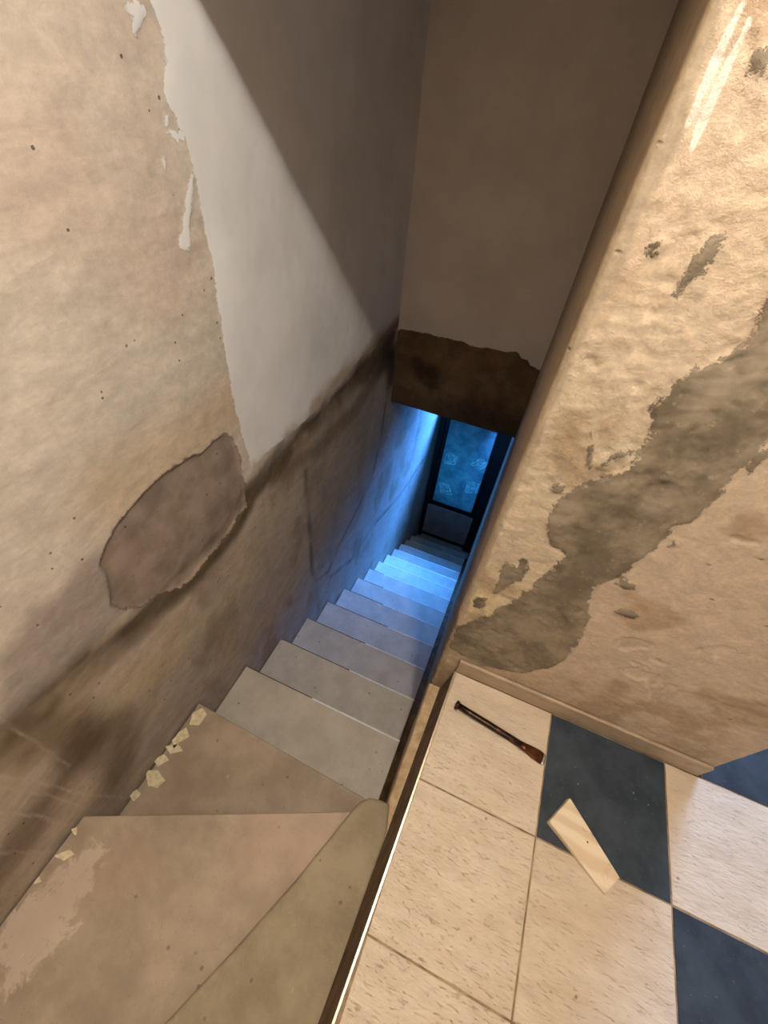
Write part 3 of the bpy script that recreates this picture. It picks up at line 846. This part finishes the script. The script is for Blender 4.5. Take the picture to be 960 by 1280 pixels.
# winder 2, large
w2p = [(XL + 0.001, -0.153), (-0.639, -0.053), (-0.404, 0.052), (-0.067, 0.205), (0.0, 0.23), (0.055, 0.23), (0.05, -1.2), (XL + 0.001, -1.2)]
spart(prism('winder_tread', w2p, ZW2 - 0.028, ZW2, M_WASH, bev=0.003, seg=2))
spart(prism('winder_riser', [(XL + 0.003, -0.18), (-0.404, 0.025), (-0.067, 0.178), (-0.067, 0.15), (XL + 0.003, -0.21)], ZW1 + 0.001, ZW2 - 0.029, M_WIND))
# cement slab laid over its right side, with a rounded tip
w3 = [(-0.62, -1.15), (-0.45, -0.70)] + W3[:-2] + [(0.060, -0.23), (0.05, -1.15)]
spart(prism('overlay_slab', w3, ZW2 + 0.0005, ZW3, M_SLAB, bev=0.009, seg=4))
spart(prism('mortar_bed', [(XL + 0.01, -0.24), (-0.05, 0.10), (-0.03, 0.235), (0.0, 0.245), (0.0, -1.2), (XL + 0.01, -1.2)], -0.62, ZW2 - 0.03, M_MORTAR))
spart(prism('mortar_bed', [(XL + 0.01, 0.27), (-0.06, 0.25), (-0.06, 0.1), (XL + 0.01, -0.2)], Z1 - 0.1, ZW1 - 0.03, M_MORTAR))
def ragged(pts):
    for amp in (0.0022, 0.0012):
        out = []
        for i in range(len(pts)):
            p, q2 = pts[i], pts[(i + 1) % len(pts)]
            out += [p, ((p[0] + q2[0]) / 2 + random.uniform(-amp, amp), (p[1] + q2[1]) / 2 + random.uniform(-amp, amp))]
        pts = out
    return pts


for i, fl in enumerate(FL1):
    spart(prism('paint_flake', ragged(fl), ZW1 - 0.0005, ZW1 + 0.0015, M_FLAKE))
for i, fl in enumerate(FL2):
    spart(prism('paint_flake', ragged(fl), ZW2 - 0.0005, ZW2 + 0.0015, M_FLAKE))

# narrow ledge of mortar between the flight and the floor edge, with the sloping render under the floor edge
bm = bmesh.new()
ly = np.linspace(-1.6, YW - 0.008, 50)
rows = []
for y in ly:
    j = 0.002 * math.sin(y * 40) + random.uniform(-0.001, 0.001)
    rows.append([bm.verts.new(p) for p in ((0.036, y, -0.75), (0.036 + j * 0.4, y, -0.211 + j), (0.041, y, -0.205 + j), (xe(y) - 0.024 + j * 0.6, y, -0.205 + j), (xe(y) + 0.01, y, -0.23), (xe(y) + 0.02, y, -0.75))])
for r0, r1 in zip(rows[:-1], rows[1:]):
    for i in range(5):
        bm.faces.new((r0[i], r0[i + 1], r1[i + 1], r1[i]))
bm.faces.new(rows[0][::-1])
bm.faces.new(rows[-1])
struct(bm_obj('trim_1', bm, M_LEDGE))

# ---------------------------------------------------------------- upper floor
fl = struct(prism('floor', [(xe(-1.6), -1.6), (3.2, -1.6), (3.2, 3.2), (0.951, 3.2), (0.951, 0.714), (xe(0.714), 0.714)], -0.16, -0.002, M_GROUT))
bm = bmesh.new()
va = [bm.verts.new((xe(-1.6) + dx_, -1.6, z_)) for dx_, z_ in ((-0.002, -0.006), (-0.024, -0.204), (0.012, -0.204), (0.012, -0.006))]
vb = [bm.verts.new((xe(0.713) + dx_, 0.713, z_)) for dx_, z_ in ((-0.002, -0.006), (-0.024, -0.204), (0.012, -0.204), (0.012, -0.006))]
bm.faces.new(va); bm.faces.new(vb[::-1])
for i in range(4):
    bm.faces.new((va[i], va[(i + 1) % 4], vb[(i + 1) % 4], vb[i]))
bm_obj('floor_edge', bm, M_MORTAR, fl)
G2 = 0.0022


def clip(poly, f):
    out = []
    for i in range(len(poly)):
        p, q = poly[i], poly[(i + 1) % len(poly)]
        fp, fq = f(p), f(q)
        if fp >= 0:
            out.append(p)
        if (fp >= 0) != (fq >= 0):
            t = fp / (fp - fq)
            out.append((p[0] + t * (q[0] - p[0]), p[1] + t * (q[1] - p[1])))
    return out


for r in range(-5, 7):
    for c_ in range(-1, 7):
        x0, x1 = GX + c_ * T, GX + (c_ + 1) * T
        y0, y1 = GY + r * T, GY + (r + 1) * T
        poly = [(x0 + G2, y0 + G2), (x1 - G2, y0 + G2), (x1 - G2, y1 - G2), (x0 + G2, y1 - G2)]
        poly = clip(poly, lambda p: p[0] - xe(p[1]) - 0.0055)
        if poly and r >= 1:
            poly = clip(poly, lambda p: p[0] - 0.953)
        if len(poly) < 3 or y0 < -1.62 + 0 or x1 > 3.2 or y1 > 3.2:
            continue
        dark = c_ >= 0 and (c_ + r) % 2 == 0
        dz = random.uniform(-0.0005, 0.0005)
        cx = sum(p[0] for p in poly) / len(poly)
        cy = sum(p[1] for p in poly) / len(poly)
        o = prism('tile', [(p[0] - cx, p[1] - cy) for p in poly], -0.008, dz, M_TILE_D if dark else M_TILE_L, fl, bev=0.0012)
        o.location = (cx, cy, 0)
        if dark:
            o['label'] = 'dark blue tile'
# metal edge profile along the stair side of the floor
prism('edge_strip', [(xe(-1.6) - 0.002, -1.6), (xe(-1.6) + 0.0048, -1.6), (xe(0.712) + 0.0048, 0.712), (xe(0.712) - 0.002, 0.712)], -0.012, 0.002, M_ALU, fl, bev=0.0008)['label'] = 'shiny metal edge strip'

# skirting
bb = struct(box('baseboard_right', (xe(0.71) + 0.001, 0.713, 0.0008), (0.935, YW - 0.002, 0.086), M_SKIRT, bev=0.003, seg=2))

# ---------------------------------------------------------------- the rest of the room shell (behind the camera and above)
struct(box('wall_near', (XL - 0.02, -1.76, -0.7), (3.36, -1.6, 2.7), M_PLAS))
struct(box('wall_far_right', (3.2, -1.6, -0.1), (3.36, 3.2, 2.7), M_PLAS))
struct(box('wall_far', (0.951, 3.2, -0.1), (3.36, 3.36, 2.7), M_PLAS))
struct(box('ceiling', (XL - 0.16, -1.76, 2.7), (3.36, 3.36, 2.86), M_CEIL))
struct(box('header_over_stairs', (XL, YW, 1.927), (XW + 0.002, YB, 2.7), M_CEIL))

# ---------------------------------------------------------------- lamp over the stair head
lamp = empty('ceiling_lamp', (LAMP[0], LAMP[1], 2.7))
tag(lamp, 'bare light bulb in a plain socket on the ceiling', 'lamp')


def lathe(name, prof, mat, parent, seg=20, smooth=True):
    bm = bmesh.new()
    rings_ = []
    for r, z in prof:
        rings_.append([bm.verts.new((max(r, 1e-5) * math.cos(2 * math.pi * i / seg), max(r, 1e-5) * math.sin(2 * math.pi * i / seg), z)) for i in range(seg)])
    for a_, b_ in zip(rings_[:-1], rings_[1:]):
        for i in range(seg):
            bm.faces.new((a_[i], a_[(i + 1) % seg], b_[(i + 1) % seg], b_[i]))
    bm.faces.new(rings_[0][::-1])
    bm.faces.new(rings_[-1])
    return bm_obj(name, bm, mat, parent, smooth)


lathe('ceiling_rose', [(0.045, 0.0), (0.045, -0.012), (0.02, -0.03), (0.004, -0.034)], M_PANEL, lamp)
lathe('socket', [(0.012, -0.03), (0.018, -0.036), (0.018, -0.056)], M_DOOR, lamp)
lathe('bulb', [(0.012, -0.056), (0.016, -0.062), (0.026, -0.08), (0.030, -0.098), (0.027, -0.114), (0.015, -0.126), (0.001, -0.129)], M_BULB, lamp)

# ---------------------------------------------------------------- cold chisel on the first cream tile
p0 = Vector((0.138, 0.594, 0)); p1 = Vector((0.459, 0.551, 0))
ch = empty('cold_chisel', (p0.x, p0.y, 0.0007))
dv = (p1 - p0)
ch.rotation_euler = (0, 0, math.atan2(dv.y, dv.x))
Lc = dv.length
tag(ch, 'rusty brown steel cold chisel lying on the cream tile by the skirting', 'chisel')


def loft(name, secs, mat, parent, seg=16, caps=True):
    """secs: (x, half width y, half height z, centre z, power)"""
    bm = bmesh.new()
    rr_ = []
    for x, hy, hz, cz, pw in secs:
        ring = []
        for i in range(seg):
            a_ = 2 * math.pi * (i + 0.5) / seg
            ca, sa = math.cos(a_), math.sin(a_)
            ring.append(bm.verts.new((x, hy * math.copysign(abs(ca) ** pw, ca), cz + hz * math.copysign(abs(sa) ** pw, sa))))
        rr_.append(ring)
    for a_, b_ in zip(rr_[:-1], rr_[1:]):
        for i in range(seg):
            bm.faces.new((a_[i], a_[(i + 1) % seg], b_[(i + 1) % seg], b_[i]))
    if caps:
        bm.faces.new(rr_[0][::-1])
        bm.faces.new(rr_[-1])
    return bm_obj(name, bm, mat, parent, True)


zc = 0.0165
loft('struck_head', [(0.0, 0.010, 0.010, zc, 1), (0.001, 0.0145, 0.0145, zc, 1), (0.005, 0.0162, 0.0162, zc, 1), (0.010, 0.0150, 0.0150, zc, 1), (0.014, 0.0110, 0.0110, zc, 1)], M_TOOL, ch)
loft('shank', [(0.013, 0.0105, 0.0105, zc, 0.8), (0.05, 0.0105, 0.0105, zc, 0.8), (0.12, 0.0108, 0.0108, zc - 0.001, 0.8), (0.20, 0.0106, 0.0103, zc - 0.003, 0.8), (0.236, 0.0112, 0.0098, zc - 0.005, 0.85)], M_TOOL, ch)
loft('blade', [(0.235, 0.0112, 0.0098, zc - 0.005, 0.85), (0.255, 0.0140, 0.0088, zc - 0.0065, 0.8), (0.28, 0.0180, 0.0068, zc - 0.0085, 0.7), (0.30, 0.0196, 0.005, zc - 0.0105, 0.65), (0.314, 0.0190, 0.0033, zc - 0.0125, 0.6)], M_BLADE, ch)
loft('cutting_edge', [(0.3138, 0.0190, 0.0033, zc - 0.0125, 0.6), (0.320, 0.0176, 0.0020, zc - 0.0140, 0.6), (Lc, 0.0140, 0.0006, zc - 0.0152, 0.6)], M_BRIGHT, ch)['label'] = 'bright ground cutting edge'

# ---------------------------------------------------------------- wooden wedge
A = Vector((0.484, 0.386, 0)); B = Vector((0.537, 0.474, 0)); Cc = Vector((0.695, 0.338, 0)); Dd = Vector((0.657, 0.285, 0))
cen = (A + B + Cc + Dd) / 4
wd = empty('wooden_wedge', (cen.x, cen.y, 0.0007))
tag(wd, 'pale wooden wedge lying across the dark tile and its grout line', 'wedge')
q = [v - cen for v in (Dd, Cc, B, A)]
HH = [0.010, 0.014, 0.027, 0.027]
bm = bmesh.new()
lo_ = [bm.verts.new((v.x, v.y, 0)) for v in q]
hi_ = [bm.verts.new((v.x * 0.985, v.y * 0.985, h_)) for v, h_ in zip(q, HH)]
bm.faces.new(lo_[::-1]); bm.faces.new(hi_)
for i in range(4):
    bm.faces.new((lo_[i], lo_[(i + 1) % 4], hi_[(i + 1) % 4], hi_[i]))
bmesh.ops.bevel(bm, geom=list(bm.edges), offset=0.004, segments=3, affect='EDGES', profile=0.5)
bm_obj('wood_block', bm, M_WOOD, wd)
kn = bm_obj('knot', (lambda b_: (bmesh.ops.create_cone(b_, cap_ends=True, segments=10, radius1=0.0026, radius2=0.0024, depth=0.0008), b_)[1])(bmesh.new()), M_KNOT, wd)
kn.location = (0.005, 0.012, 0.0204)
for o in bpy.data.objects:
    if o.name.startswith('paint_flake'):
        o.data.materials[0] = M_FLAKE
